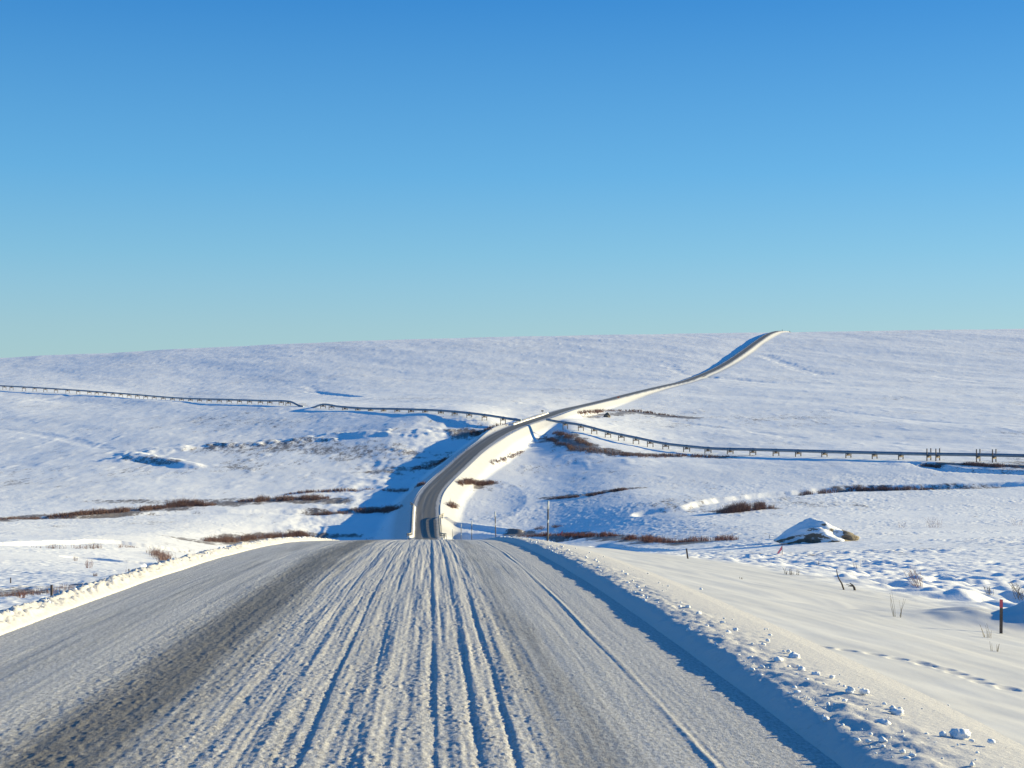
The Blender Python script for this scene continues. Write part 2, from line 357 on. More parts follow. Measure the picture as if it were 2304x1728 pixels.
# creek channels
def P3(lst): return [((x-CX)/F*D, D) for x, D in lst]
for pl, wd, dp, sharp in ((P3([(905,395),(800,340),(700,308),(600,301),(450,297),(290,290),(190,262),(60,245),(-200,240)]), 10, .75, .90),
                    (P3([(300,205),(240,206),(190,208)]), 3.5, .9, .7), (P3([(310,206),(390,204),(396,178)]), 4, 1.0, .7),
                    (P2([(2500,1085),(2150,1097),(2000,1100),(1880,1104),(1750,1113),(1650,1123),(1575,1142),(1480,1150)]), 9, 1.3, .6),
                    (P2([(60,1166),(180,1166),(270,1162),(400,1155),(520,1153),(640,1152),(760,1150)]), 7, .8, .5),
                    (P2([(2080,1045),(2110,1054),(2150,1060),(2220,1063),(2330,1066)]), 6, 1.3, .6),
                    (P2([(1180,1215),(1350,1226),(1500,1240),(1700,1226)]), 3, .5, .6),
                    (P3([(996,430),(1060,428),(1150,418),(1260,398)]), 9, 2.0, .45), (P2([(700,880),(760,888),(800,893)]), 8, 1.0, .5), (P2([(1080,930),(1150,938)]), 4, .8, .5)):
    d = polydist(pl, GX, GY)
    d = d + wob*wd*.10 + wd*.06*noise(GX*.2, GY*.2, 33)
    ground = ground - dp*(1-sstep(wd*sharp, wd, d))
for lst, wd, dp in (([(690,868),(740,886),(800,893)], 8, .9), ([(1500,820),(1540,842),(1600,850)], 14, 1.0),
                    ([(1720,800),(1760,815),(1850,842)], 14, 1.4), ([(1600,850),(1680,856),(1740,862)], 14, 1.0), ([(1780,858),(1950,855),(2150,852)], 9, .8), ([(2110,845),(2200,858),(2304,863)], 10, .9), ([(1850,920),(2050,945),(2300,962)], 7, .6), ([(1500,945),(1640,965),(1800,985)], 7, .5),
                    ([(60,905),(250,890),(420,893)], 10, .7), ([(0,965),(150,985),(230,1010)], 8, .6), ([(300,820),(480,806),(640,803)], 12, .8)):
    d = polydist(P2(lst), GX, GY, 60)+wob*wd*.5; ground = ground - .5*dp*(1-sstep(0, wd, np.clip(d, 0, None)))
da = polydist(P3([(1012,455),(1060,449),(1110,443),(1165,436)]), GX, GY); ground = ground + .9*(1-sstep(.6, 2.4, da))
# scattered knolls in the mid distance at the left (old bank scar)
dl = polydist(P2([(290,1035),(330,1018),(420,1008),(560,1000),(720,985),(900,975),(990,975)]), GX, GY, 60)
ground = ground + 1.5*(1-sstep(2, 16, dl+wob*6))*(.4+.6*sstep(-.3,.4,fbm(GX*.06,GY*.06,3,5)))
dl2 = polydist(P2([(300,1030),(370,1038),(430,1050)]), GX, GY, 60); ground = ground + 1.5*(1-sstep(1, 9, dl2+wob*2))
# mound just out of frame on the right, shading the stake
def bump(ax, ay, sx, sy, h):
    return h*np.exp(-((GX-ax)/sx)**2-((GY-ay)/sy)**2)
ps = pix(2252, 1425, smooth0)
ground = ground + bump(ps[0]+2.3, ps[1]+1.35, 2.3, .8, .62)*(1+.35*noise(GX*.9, GY*.9, 88)+.15*noise(GX*2.5, GY*2.5, 89)) + bump(ps[0]+.2, ps[1]+2.6, 1.0, .45, .22)
ph = pix(2030, 1378, smooth0); ground = ground - bump(ph[0], ph[1], 1.5, .6, .16) + bump(ph[0]+1.6, ph[1]+.9, .9, .4, .2)
# small relief
o_ = roff(GX, GY); ad = np.abs(o_)
flat_emb = np.where(o_ > 0, 1-sstep(9, 15, o_ + 1.3*noise(GX*.3, GY*.3, 3) - np.clip(GY-40, 0, 60)*.0), 1-sstep(7, 10, -o_))
flat_emb = flat_emb*(1-sstep(62, 110, GY))
flat_emb = np.maximum(flat_emb, (1-sstep(6, 14, ad))*sstep(60, 110, GY)*.8)
tus = 1-flat_emb
hum = fbm(GX*.42, GY*.62, 3, 11, .5); hum = np.clip(hum+.05, 0, None) + .25*fbm(GX*.9+5, GY*1.1, 2, 13)
humA = np.where(o_ > 0, .25-.06*sstep(110, 280, GY), .13)*(1-sstep(430, 650, GY))
patch = sstep(-.35, .35, fbm(GX*.035, GY*.035, 2, 12))
z = ground + tus*humA*hum*(.35+.65*patch)*sstep(6, 14, ad)
z = z + tus*.05*fbm(GX*1.3, GY*1.5, 2, 21)*(1-sstep(80, 200, GY))
z = z + .02*fbm(GX*.9+GY*.2, GY*.25, 3, 24)*(1-sstep(60, 120, GY))
wf = sstep(300, 700, GY)*(1-.85*(1-sstep(5, 30, ad)))
z = z + wf*(.20*fbm(GX*.055, GY*.03, 4, 41, .5) + .9*fbm(GX*.010+GY*.004, GY*.005, 3, 44, .4))
z = z + wf*.15*np.clip(fbm(GX*.11, GY*.05, 2, 47)-.35, 0, None)*2
wm = sstep(120, 260, GY)*(1-sstep(500, 800, GY))*np.where(o_ < 0, 1, .6)
z = z + .45*sstep(360, 420, GY)*(1-sstep(760, 900, GY))*sstep(9, 16, -o_)*(1-sstep(40, 60, -o_))*fbm(GX*.09, GY*.05, 3, 91)
z = z + wm*sstep(8, 20, ad)*.15*fbm(GX*.06, GY*.06, 4, 51)
# animal tracks crossing the smooth verge
TR = [(1735,1437),(1790,1445),(1850,1455),(1905,1463),(1970,1473),(2020,1483),(2068,1491),(2085,1497),(2125,1505),(2152,1514),(2187,1525),(2212,1535),(2265,1546),(2270,1550)]
for x, r in TR:
    p = pix(x, r, smooth0)
    mk = (np.abs(GX-p[0]) < .6) & (np.abs(GY-p[1]) < .6)
    dd = np.hypot((GX[mk]-p[0])/.13, (GY[mk]-p[1])/.11)
    z[mk] += -.027*(1-sstep(.5, 1.1, dd)) + .005*np.exp(-((dd-1.3)/.3)**2)
GROUND = z
# where the brush shows through
VEG = [([(0,1170),(200,1158),(400,1142),(620,1124),(740,1128)], 9, 1), ([(250,1130),(450,1130),(620,1122)], 9, .7),
       ([(700,1152),(820,1150),(880,1140)], 7, 1), ([(430,1216),(560,1212),(680,1203),(760,1205)], 6, 1),
       ([(1245,985),(1330,1010),(1420,1022),(1560,1028),(1650,1030)], 9, 1), ([(1030,1088),(1090,1086)], 4, 1),
       ([(1230,1122),(1340,1112),(1440,1098)], 4, .9), ([(1620,1150),(1720,1145)], 4, 1), ([(1160,1200),(1300,1203),(1420,1214),(1560,1222)], 4, 1),
       ([(1900,1098),(2100,1094),(2250,1092)], 5, .8), ([(2130,1044),(2260,1050),(2304,1050)], 5, 1), ([(1300,930),(1420,927),(1560,940)], 7, .9),
       ([(500,1010),(640,1000),(760,1008),(860,1020)], 22, .55), ([(0,1330),(80,1335),(200,1320)], 4, .8),
       ([(870,1060),(960,1050),(1010,1030)], 9, .7), ([(1050,975),(1100,968)], 12, .9), ([(300,1035),(390,1045)], 5, .6)]
veg = np.zeros_like(GX)
for lst, wd, s in VEG:
    d = polydist(P2(lst), GX, GY, 60); wd = wd*1.5; veg = np.maximum(veg, s*(1-sstep(wd*.3, wd, d+wob*wd*.4)))
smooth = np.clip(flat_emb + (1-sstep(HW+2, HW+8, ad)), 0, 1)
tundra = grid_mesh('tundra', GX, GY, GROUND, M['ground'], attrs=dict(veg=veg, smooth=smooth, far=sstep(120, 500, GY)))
tag(tundra, 'snow covered rolling tundra rising to a bare skyline', 'snowy tundra', kind='structure')
# the same land behind the camera, coarse
bx, by = np.meshgrid(np.linspace(-400, 400, 60), np.linspace(-400, 4.0, 40)); 
bo = roff(bx, by); bz = roadz(np.clip(by, -40, None)) - np.clip((np.abs(bo)-HW-.2)*.25, 0, 2.2) - .5*(np.abs(bo) < HW+3) + .2*fbm(bx*.05, by*.05, 3, 9)
tag(grid_mesh('tundra_behind', bx, by, bz-.3, M['ground'], attrs=dict(veg=bx*0, smooth=bx*0, far=bx*0)), 'snowy tundra behind the viewpoint', 'snowy tundra', kind='structure')

# ------------------------------------------------------------------ road surface
ys = [-4.0]; 
while ys[-1] < 66:
    y = ys[-1]; ys.append(y + (.25 if y < 8.5 else .016*(y/10)**1.35))
ys += list(np.arange(67, 396, 3.0)) + list(np.arange(396, 900, 1.5)) + list(np.arange(900, 2420, 5.0))
ys = np.array(ys)
os_ = np.linspace(-HW-.25, HW+.25, 800)
O, S = np.meshgrid(os_, ys)
oc = O - 1.15                                                       # offset measured from the camera line (track pattern)
oc = O + 0.0
nearw = 1-sstep(75, 140, S)
q = O + 1.15 - 0.0                                                  # wheel-track coordinate, 0 under the camera... 
q = O - 1.15 + 0.0
q = O + (-1.15)                                                     # camera line sits 1.15 m right of the centre
wig = .018*noise(S*.05, 0*S, 61) + .005*noise(S*.3, 0*S+3, 62)
qq = q + wig
ridge = np.zeros_like(q)
RD = [(.03,.035,-.026),(.085,.03,.014),(.36,.03,-.020),(.43,.04,.012),(.62,.028,-.016),(-.42,.05,.014),(-.55,.04,-.015),(-.92,.04,-.015),(-1.36,.04,-.013),(-1.8,.04,-.011),
      (1.98,.022,.022),(1.93,.022,-.018),(2.04,.03,-.010),(1.72,.04,.008),(1.55,.03,-.007),(-3.3,.05,.010),(-3.75,.05,.009),(-4.3,.06,.009),(-2.15,.05,.012)]
_r = np.random.default_rng(99)
for k in range(44):
    RD.append((-2.15 + 3.1*(k+_r.random())/44, .016+.022*_r.random(), (.003+.008*_r.random())*(1 if _r.random() < .5 else -1)))
for k in range(22): RD.append((-5.2 + 3.1*(k+_r.random())/22, .02+.03*_r.random(), (.002+.005*_r.random())*(1 if _r.random() < .5 else -1)))
for k in range(10): RD.append((1.0 + 2.0*(k+_r.random())/10, .02+.03*_r.random(), (.002+.003*_r.random())*(1 if _r.random() < .5 else -1)))
main = np.zeros_like(q)
for k_, (c, w, h) in enumerate(RD):
    amp = np.clip(.75 + .8*fbm(S*.14+c*31, 0*S+c*7, 2, 63), .05, 1.6)
    cc = c + .012*noise(S*.25, 0*S+c*9, 64) + .006*noise(S*2.2, 0*S+c*5, 165)
    if k_ < 19:
        dd = qq-cc; main += h*amp*np.exp(-(dd/np.where(dd < 0, w*1.5, w*.45))**2) if h < 0 else h*amp*np.exp(-(dd/w)**2); continue
    ridge += h*amp*np.exp(-((qq-cc)/w)**2)
ctr = sstep(-2.3, -1.5, q)*(1-sstep(.7, 1.2, q))
streak = fbm(qq*5.2, S*.10, 3, 65, .6)
clump = fbm(O*11, S*6, 3, 66, .6); clump2 = fbm(O*2.5, S*1.3, 2, 67)
lane = sstep(-3.7, -3.0, q)*(1-sstep(-2.2, -1.7, q))
brk = .30+.70*sstep(-.3, .35, fbm(qq*2.2, S*.55, 2, 70))
fine_ = fbm(O*15, S*9, 2, 72, .6)
crumb = np.clip(fbm(O*17, S*14, 2, 78, .6)-.12, 0, None); cm = .35+.65*sstep(-.2, .5, fbm(O*2.2, S*.8, 3, 79))
z = (.75*main + .7*ridge*brk)*(.65+.35*ctr) + .0020*fbm(O*26, S*22, 2, 77) + crumb*cm*(.004+.017*ctr+.011*lane) + streak*(.004 + .010*ctr) + clump*(.002 + .0035*ctr*sstep(-.5,.6,clump2+.4) + .0045*lane) + fine_*(.0015+.002*ctr+.002*lane) + clump2*.004*lane + .012*fbm(O*.9, S*.25, 2, 68)
z = .80*z*nearw*(1-.5*sstep(2.1, 2.8, q))
edge = sstep(HW-.1, HW+.2, np.abs(O))
fars = 1-nearw
z = z + fars*(.05*noise(O*.7, S*.02, 69))
Zr = roadz(S) + z - .03*(O/HW)**2 - edge*.06
cosr = np.interp(S, YD, COS); slr_ = np.interp(S, YD, SL)
Xr = roadx(S) + O*cosr; Yr = S - O*slr_*cosr
road = grid_mesh('road', Xr, Yr, Zr, M['road'], uv=(q, S))
tag(road, 'snow packed gravel highway with wheel tracks running to the skyline', 'road', kind='structure')

# ------------------------------------------------------------------ ploughed snow banks along the road
def bank(name, side, y0, y1, prof, label, rough, seed, step=.02, nO=70, width=2.2, power=1.3):
    ys = [y0]
    while ys[-1] < y1: ys.append(ys[-1] + max(.05, step*(max(ys[-1], 8)/10)**power))
    ys = np.array(ys); t = np.linspace(0, 1, nO); O, S = np.meshgrid(t*width, ys)
    h = prof(O, S)
    n = fbm(O*6.5, S*6, 4, seed, .62); n2 = noise(O*1.5, S*.9, seed+9)
    env = np.clip(h/.09, .1, 1)
    h = h*(1 + .25*n2*sstep(.05, .2, O)) + rough*env*n + (.035 if side > 0 else .015)*env*sstep(.15, .4, O)*np.clip(noise(O*3.5, S*2.6, seed+4)-.1, 0, None)
    if side > 0: h = prof(O, S) + (h-prof(O, S))*(1-.9*sstep(.55, 1.1, O))
    oo = side*((HW-.33 if side > 0 else HW-.18) + O)
    X = roadx(S) + oo*np.interp(S, YD, COS); Y = S - oo*np.interp(S, YD, SL)
    o = grid_mesh(name, X, Y, roadz(S)+h, M['bank'])
    return tag(o, label, 'snow bank', kind='structure')
def prof_r(O, S):
    f = np.interp(O, [0,.07,.18,.28,.5,.8,1.1,1.4,1.7], [-.06,.0,.062,.095,.105,.088,.054,.013,-.045])
    return f*np.clip(1, 0, 1)
def prof_l(O, S):
    return np.interp(O, [0,.06,.2,.34,.48,.62,.9,1.4], [-.08,.0,.09,.145,.12,.02,-.2,-.52])
bank('snow_bank', 1, 4, 130, prof_r, 'low rough snow bank along the right road edge', .014, 71, width=1.7)
bank('snow_bank', -1, 4, 130, prof_l, 'bright crumbly snow bank along the left road edge', .034, 81, width=1.4)

# ------------------------------------------------------------------ loose snow on the right bank
def clod(mb, p, r, seed, sub=2):
    import bmesh
    bm = bmesh.new(); bmesh.ops.create_icosphere(bm, subdivisions=sub, radius=1)
    b = len(mb.v); rs = np.random.default_rng(seed); sc = np.array([1+.4*rs.random(), .8+.4*rs.random(), .6+.3*rs.random()])*r
    a = rs.random()*6.28; ca, sa = math.cos(a), math.sin(a)
    for v in bm.verts:
        c = np.array(v.co); k = 1 + .55*float(noise(c[0]*1.4+seed*3.1, c[1]*1.4+c[2]*2.3, 5)); c = c*sc*k
        mb.v.append(np.array([c[0]*ca-c[1]*sa, c[0]*sa+c[1]*ca, c[2]+r*.35]) + p)
    for f in bm.faces: mb.f.append(tuple(b+v.index for v in f.verts))
    bm.free()
def road_pt(o, y, dz=0):
    return np.array([roadx(y)+o*np.interp(y, YD, COS), y-o*np.interp(y, YD, SL), roadz(y)+dz])
rub = MB()
for i in range(800):
    y = 8 + 75*random.random()**1.6; o = HW - .08 + abs(random.gauss(0, .38)); r = .007 + .022*random.random()**3
    dz = float(np.interp(o-(HW-.33), [0,.07,.18,.28,.5,1.1,2.2], [-.03,0,.06,.088,.095,.08,.0])); clod(rub, road_pt(o, y, dz), r*(1+y*.008), i, 1)
tag(rub.build('snow_rubble', M['snow']), 'small crumbs of snow scattered along the right bank', 'snow rubble', kind='stuff')
rub = MB()
for i in range(450):
    y = 10 + 70*random.random()**1.5; o = -(HW + .05 + min(.5, abs(random.gauss(.12, .13)))); r = .014 + .03*random.random()**2
    dz = float(np.interp(-o-(HW-.18), [0,.06,.2,.34,.48,.62,.9], [-.05,.0,.08,.13,.11,.02,-.2])); clod(rub, road_pt(o, y, dz-.02), r*(1+y*.012), i+2000, 1)
tag(rub.build('snow_rubble', M['snow']), 'crumbled lumps of snow piled on the left bank', 'snow rubble', kind='stuff')
CL = [(1787,1487,.10,'largest pale clod on the snow slope halfway along the right bank'),(1751,1494,.075,'lumpy snow clod just left of the largest clod beside the right bank'),
      (1803,1516,.07,'snow clod nearer than the largest one, below it on the right bank'),(1836,1527,.065,'snow clod right of a similar lump lower on the right bank'),
      (1912,1568,.10,'double heaped snow clod on the outer edge of the right bank'),(2018,1614,.085,'cube-like snow clod standing clear near the bottom right bank'),
      (2008,1603,.05,'small snow lump behind the cube-like clod on the right bank'),(2160,1668,.12,'big rounded snow clod at the bottom right corner of the verge'),
      (1572,1388,.07,'pale snow clod on the far part of the right bank'),(1548,1372,.06,'small rounded snow clod farther along than the pale one on the bank'),
      (1655,1424,.06,'dark shaded snow clod alone on the slope right of the bank'),(1625,1407,.05,'flat snow crumb on the right bank behind the shaded clod'),
      (1442,1332,.08,'grey snow clod far up the right bank near the tall pole'),(1990,1640,.08,'snow clod half sunk in the bank near the bottom edge'),
      (1717,1457,.045,'small snow lump on the open slope beside the right bank')]
for i, (x, r_, s, lb) in enumerate(CL):
    p = pix(x, r_, GROUND); mb = MB(); s *= .48; clod(mb, np.zeros(3), s, 500+i, 3)
    if i == 4: clod(mb, np.array([.13,.02,0]), s*.7, 700, 3)
    o = mb.build('snow_clod', M['snow']); oo = roff(p[0], p[1]); o.location = p + np.array([0,0, .02 if oo > HW+.9 else .03])
    tag(o, lb, 'snow clod', 'snow clods beside the right bank')

# ------------------------------------------------------------------ pipeline
def pl_path(pts):
    """(photo x, row of pipe centre, distance) -> dense centre line"""
    x = np.array([p[0] for p in pts], float); r = np.array([p[1] for p in pts], float); d = np.array([p[2] for p in pts], float)
    xx = np.linspace(x[0], x[-1], 160); rr = hermite(x, r, xx); dd = hermite(x, d, xx)
    return xx, np.stack([(xx-CX)/F*dd, dd, -(rr-CY)/F*dd], -1)
LA = [(-180,857,1500),(-60,865,1432),(0,868,1400),(100,873.5,1345),(280,886,1240),(400,895.6,1150),(520,899.5,1065),(600,902,1015),(649,903.5,985),(657,905,980),(664,908.5,976),(672,912.5,971),(682,915,966)]
LB = [(700,918,958),(708,916,953),(716,912.5,949),(724,910.5,944),(760,914.5,922),(800,918,900),(900,920.5,858),(1000,924.6,815),(1060,930,794),(1100,935,783),(1158,944,768),(1172,946,765)]
RA = [(1230,944,762),(1250,948,757),(1300,955,745),(1368,972,725),(1431,985,705),(1498,998.5,685),(1545,1004,670),(1593,1008.5,655),(1694,1011.5,630),(1746,1013,618),(1855,1016,597),(2027,1020.5,570),(2237,1024,545),(2330,1026,535),(2450,1028,522)]
ORD = ['first','second','third','fourth','fifth','sixth','seventh','eighth','ninth','tenth','eleventh','twelfth','thirteenth','fourteenth','fifteenth','sixteenth','seventeenth','eighteenth','nineteenth','twentieth',
 'twenty-first','twenty-second','twenty-third','twenty-fourth','twenty-fifth','twenty-sixth','twenty-seventh','twenty-eighth','twenty-ninth','thirtieth','thirty-first','thirty-second','thirty-third','thirty-fourth']
PIPE_R = .66
def make_pipe(pts, label):
    xx, P = pl_path(pts); mb = MB(); mb.tube(P, PIPE_R, 20); o = mb.build('pipeline', M['pipe'])
    return tag(o, label, 'pipeline'), xx, P
pa, xa, PA = make_pipe(LA, 'elevated steel pipeline crossing the far left slope until it dips underground')
pb, xb, PB = make_pipe(LB, 'elevated pipeline rising from the ground and running to the left of the road embankment')
pc, xc, PC = make_pipe(RA, 'elevated pipeline leaving the road embankment and running to the right edge')
BA = [16-6,26-6+6,54,78,102,126,152,176,201,218,236,254,272,290.5,309,328,347,367.5,388,408.5,428.5,449,470.5,493.5,515.5,539,561.5,586,607,633,648.5]
BB = [727,746,776,805,834,863,894,925,957,992,1023,1056,1090,1132]
BC = [1272,1307,1337,1368,1398,1431,1463,1498,1545,1593,1643,1694,1746,1796,1855,1909,1968,2027,2090,2110,2201,2237]
GRP = 'steel supports carrying the pipeline'
def support(xp, xx, P, label, tall=0):
    c = np.array([np.interp(xp, xx, P[:, k]) for k in range(3)]); e = np.array([np.interp(xp+2, xx, P[:, k]) for k in range(3)])
    t = e-c; t[2] = 0; t /= np.linalg.norm(t); n = np.array([-t[1], t[0], 0.])
    gx = min(gz(*(c+n*1.75)[:2]), gz(*(c-n*1.75)[:2]), gz(c[0], c[1])); gh = c[2]-gx
    if gh < .6: return
    root = empty('pipe_support', (c[0], c[1], gx)); tag(root, label, 'pipe support', GRP)
    beam = max(.35, gh-PIPE_R-.62)
    for s in (1, -1):
        mb = MB(); mb.tube([n*1.75*s+[0,0,-.8], n*1.75*s+[0,0,gh-.35+tall]], .22, 10); mb.build('post', M['steel'], root)
    mb = MB(); mb.box([0,0,beam], (3.7,.32,.38), n); mb.build('crossbeam', M['steel'], root, False)
    mb = MB(); mb.box([0,0,(beam+.19+gh-PIPE_R)/2+.03], (1.5,.55,max(.12, gh-PIPE_R-beam-.19)), n)
    mb.box([0,0,gh-PIPE_R+.03], (1.0,1.5,.16), n); mb.build('saddle', M['steel'], root, False)
    mb = MB(); mb.tube([-t*.75+[0,0,gh], t*.75+[0,0,gh]], PIPE_R+.05, 18); mb.build('clamp', M['pipe'], root)
for i, x in enumerate(BA[::-1]): support(x, xa, PA, f'steel H-shaped pipe support, {ORD[i]} left of where the far pipeline dips underground')
for i, x in enumerate(BB[::-1]): support(x, xb, PB, f'steel H-shaped pipe support, {ORD[i]} to the left of the road embankment')
for i, x in enumerate(BC):
    tall = 2.6 if x > 2080 else 0
    support(x, xc, PC, f'steel pipe support, {ORD[i]} to the right of the road embankment' + (', with tall posts above pipe' if tall else ''), tall)
for i, x in enumerate([673,675.5,678,680.5,683,685.5,688,691]):
    p = pix(x, 914, GROUND); h = 2.0 if i < 7 else 1.2; mb = MB(); mb.tube([[0,0,-.4],[0,0,h]], .09, 6)
    o = mb.build('marker_post', M['steel']); o.location = p; tag(o, f'thin marker post by the buried pipeline, {ORD[i]} from the left', 'marker post', 'posts by the buried pipeline')

# ------------------------------------------------------------------ bridge and guard rails
br = empty('road_bridge', road_pt(0, 430)); tag(br, 'short bridge with snowy side rails carrying the road over the creek', 'bridge')
B0 = np.array(br.location)
mb = MB(); mb.box(road_pt(0, 430, -.75)-B0, (9.3, 54, .9), (1, .0, 0)); 
mb = MB()
def rail_path(o, y0, y1, dz, n=24, flare=0):
    P = []
    for y in np.linspace(y0, y1, n):
        e = max(0, (y0+5-y)/5) + max(0, (y-(y1-6))/6); P.append(road_pt(o+math.copysign(flare*e*e, o), y, dz)-B0)
    return P
dk = MB()
ysd = np.linspace(402, 458, 20)
for a, b in zip(ysd[:-1], ysd[1:]):
    A = road_pt(0, a, -.65)-B0; Bq = road_pt(0, b, -.65)-B0; dk.box((A+Bq)/2, (np.linalg.norm(Bq-A)+.01, 9.4, .9), Bq-A)
dk.build('deck', M['concrete'], br, False)
for y in (404, 456):
    ab = MB(); ab.box(road_pt(0, y, -3.2)-B0, (9.2, 1.2, 4.2)); ab.build('abutment', M['concrete'], br, False)
def rail(o, y0, y1, flare, snow):
    r = MB(); r.tube(rail_path(o, y0, y1, 1.05, 26, flare), .20, 6); r.tube(rail_path(o, y0, y1, .5, 26, flare), .15, 6)
    ro = r.build('rail', M['rail'], br)
    for y in np.arange(y0+1, y1, 6.0):
        e = max(0, (y0+5-y)/5) + max(0, (y-(y1-6))/6); p = road_pt(o+math.copysign(flare*e*e, o), y)-B0
        q = MB(); q.box(p+[0,0,.35], (.4,.4,1.7)); q.build('rail_post', M['rail'], br, False)
    if snow:
        P = rail_path(o+.35, y0, y1, .12, 60, flare); n = MB(); rad = [.42+.12*float(noise(i*.35, 0, 4)) for i in range(60)]
        n.tube(P, rad, 9); n.build('snow_ridge', M['snow'], br)
rail(-HW+.1, 403, 478, -.2 and 1.2, True); rail(HW-.2, 402, 452, 1.6, False)
gl = empty('guard_rail', road_pt(-HW, 800)); tag(gl, 'sunlit guard rail with snow along the left road edge where the pipeline passes under', 'guard rail'); G0 = np.array(gl.location)
r = MB(); P = [road_pt(-HW+.2, y, .75)-G0 for y in np.linspace(758, 838, 20)]; r.tube(P, .2, 6); r.build('rail', M['rail'], gl)
for y in np.arange(760, 838, 8):
    q = MB(); q.box(road_pt(-HW+.2, y, .2)-G0, (.25,.25,1.2)); q.build('rail_post', M['rail'], gl, False)
n = MB(); n.tube([road_pt(-HW+.8, y, .05)-G0 for y in np.linspace(756, 842, 40)], [.5+.1*math.sin(i) for i in range(40)], 8); n.build('snow_ridge', M['snow'], gl)

# ------------------------------------------------------------------ poles, stakes, flags
POLES = [(1232,1240,1127,50,.028,'nearest and tallest snow pole right of the road with pale reflector tip'),
         (1116,1211,1151,94,.032,'second snow pole from the camera right of the road, pale tip'),
         (1061,1208,1172,140,.035,'third snow pole from the camera right of the road, beyond the crest'),
         (1037,1208,1178,182,.035,'fourth snow pole right of the road beyond the crest'),
         (1018,1208,1190,232,.035,'fifth snow pole right of the road, low beyond the crest'),
         (1004,1207,1200,285,.035,'farthest snow pole right of the road, close to the bridge')]
for x, rb, rt, D, rad, lb in POLES:
    X = (x-CX)/F*D; zt = -(rt-CY)/F*D; zb = min(-(rb-CY)/F*D, gz(X, D))
    e = empty('snow_pole', (X, D, zb)); tag(e, lb, 'snow pole', 'snow poles along the right of the road'); h = zt-zb; tilt = .03 if D == 94 else -.012
    q = MB(); q.tube([[0,0,-.4],[-tilt*h*.84,0,h*.84]], rad, 8); q.build('pole', M['pole'], e)
    q = MB(); q.tube([[-tilt*h*.84,0,h*.84],[-tilt*h,0,h]], rad*1.25, 8); q.build('reflector_band', M['refl'], e)
    q = MB(); q.tube([[-tilt*h*.57,0,h*.57],[-tilt*h*.63,0,h*.63]], rad*1.15, 8); q.build('reflector_band', M['refl'], e)
def stake(x, rb, rt, w, lb, top=None, lean=0, mt='stake', D=None):
    p = pix(x, rb, GROUND); h = (rb-rt)/F*p[1]; e = empty('marker_stake', p); tag(e, lb, 'stake')
    k = .76 if top else 1
    q = MB(); q.box([lean*h*k/2,0,(h*k-.3)/2], (h*k+.3, w, w*.6), (lean, 0, 1), (0,1,0)); q.build('shaft', M[mt], e, False)
    if top: q = MB(); q.box([lean*h*.86,0,h*.88], (h*.24, w*1.03, w*.63), (lean,0,1), (0,1,0)); q.build('painted_top', M[top], e, False)
    return e
stake(2252,1425,1349,.042,'wooden stake with red painted top in shadow at the far right','red',.012)
stake(116,1347,1316,.09,'short dark marker stake below the left snow bank')
stake(290,1291,1280,.07,'small thin stake among brush beyond the left bank')
stake(24,1312,1300,.06,'tiny thin stake in the snow at the far left edge')
stake(1549,1257,1234,.05,'thin leaning stake in open snow left of the pink flag',None,-.14)
stake(1731,1212,1203,.07,'short stub stake at the left foot of the snowy boulder')
stake(1756,744,740,.9,'tiny post on the skyline where the road disappears') if False else None
def flag(x, rb, rt, lb, wd, pole=True):
    p = pix(x, rb, GROUND); h = (rb-rt)/F*p[1]; e = empty('survey_flag', p); tag(e, lb, 'survey flag', 'pink survey flags')
    q = MB(); q.tube([[0,0,-.2],[0,0,h]], .022, 6); q.build('wire', M['stake'], e)
    q = MB(); w = h*wd; t = .015
    pts = [(-.02,h*.98),(-.02,h*.55),(-w*.75,h*.05),(-w,h*.12),(-w*.45,h*.6)]
    for s in (-t, t):
        for a, b in pts: q.v.append((a, s+.03*math.sin(a*6), b))
    n = len(pts); q.f += [tuple(range(n)), tuple(range(2*n-1, n-1, -1))] + [(i, (i+1)%n, n+(i+1)%n, n+i)[::-1] for i in range(n)]
    q.build('flag_cloth', M['pink'], e, False)
flag(1760,1248,1227,'pink survey flag drooping on a stick in front of the snowy boulder',.6)
flag(1266,1205,1193,'small red-pink flag in front of the red willow brush right of the tall pole',.7)
for x, D, lb in ((1760,2300,'tiny marker post on the skyline just right of the road crest'),(1777,2320,'tiny dark marker post standing on the skyline right of the road end')):
    X = (x-CX)/F*D; e = MB(); e.tube([[0,0,-1],[0,0,3]], .35, 6); o = e.build('marker_post', M['steel']); o.location = (X, D, gz(X, D)); tag(o, lb, 'marker post')
p = road_pt(HW+.6, 1085); o = empty('road_marker', p); tag(o, 'orange roadside marker panel beside the distant climbing road', 'road marker')
q = MB(); q.tube([[0,0,-.5],[0,0,1.4]], .08, 6); q.build('post', M['steel'], o); q = MB(); q.box([0,0,1.2],(1.6,.1,.8)); q.build('panel', M['orange'], o, False)
p = road_pt(-HW-1, 835); o = empty('road_sign', p); tag(o, 'small brown sign back at the far end of the left guard rail', 'road sign')
q = MB(); q.tube([[0,0,-.5],[0,0,2.2]], .09, 6); q.build('post', M['steel'], o); q = MB(); q.box([0,0,2.0],(1.4,.08,.7)); q.build('panel', M['stake'], o, False)

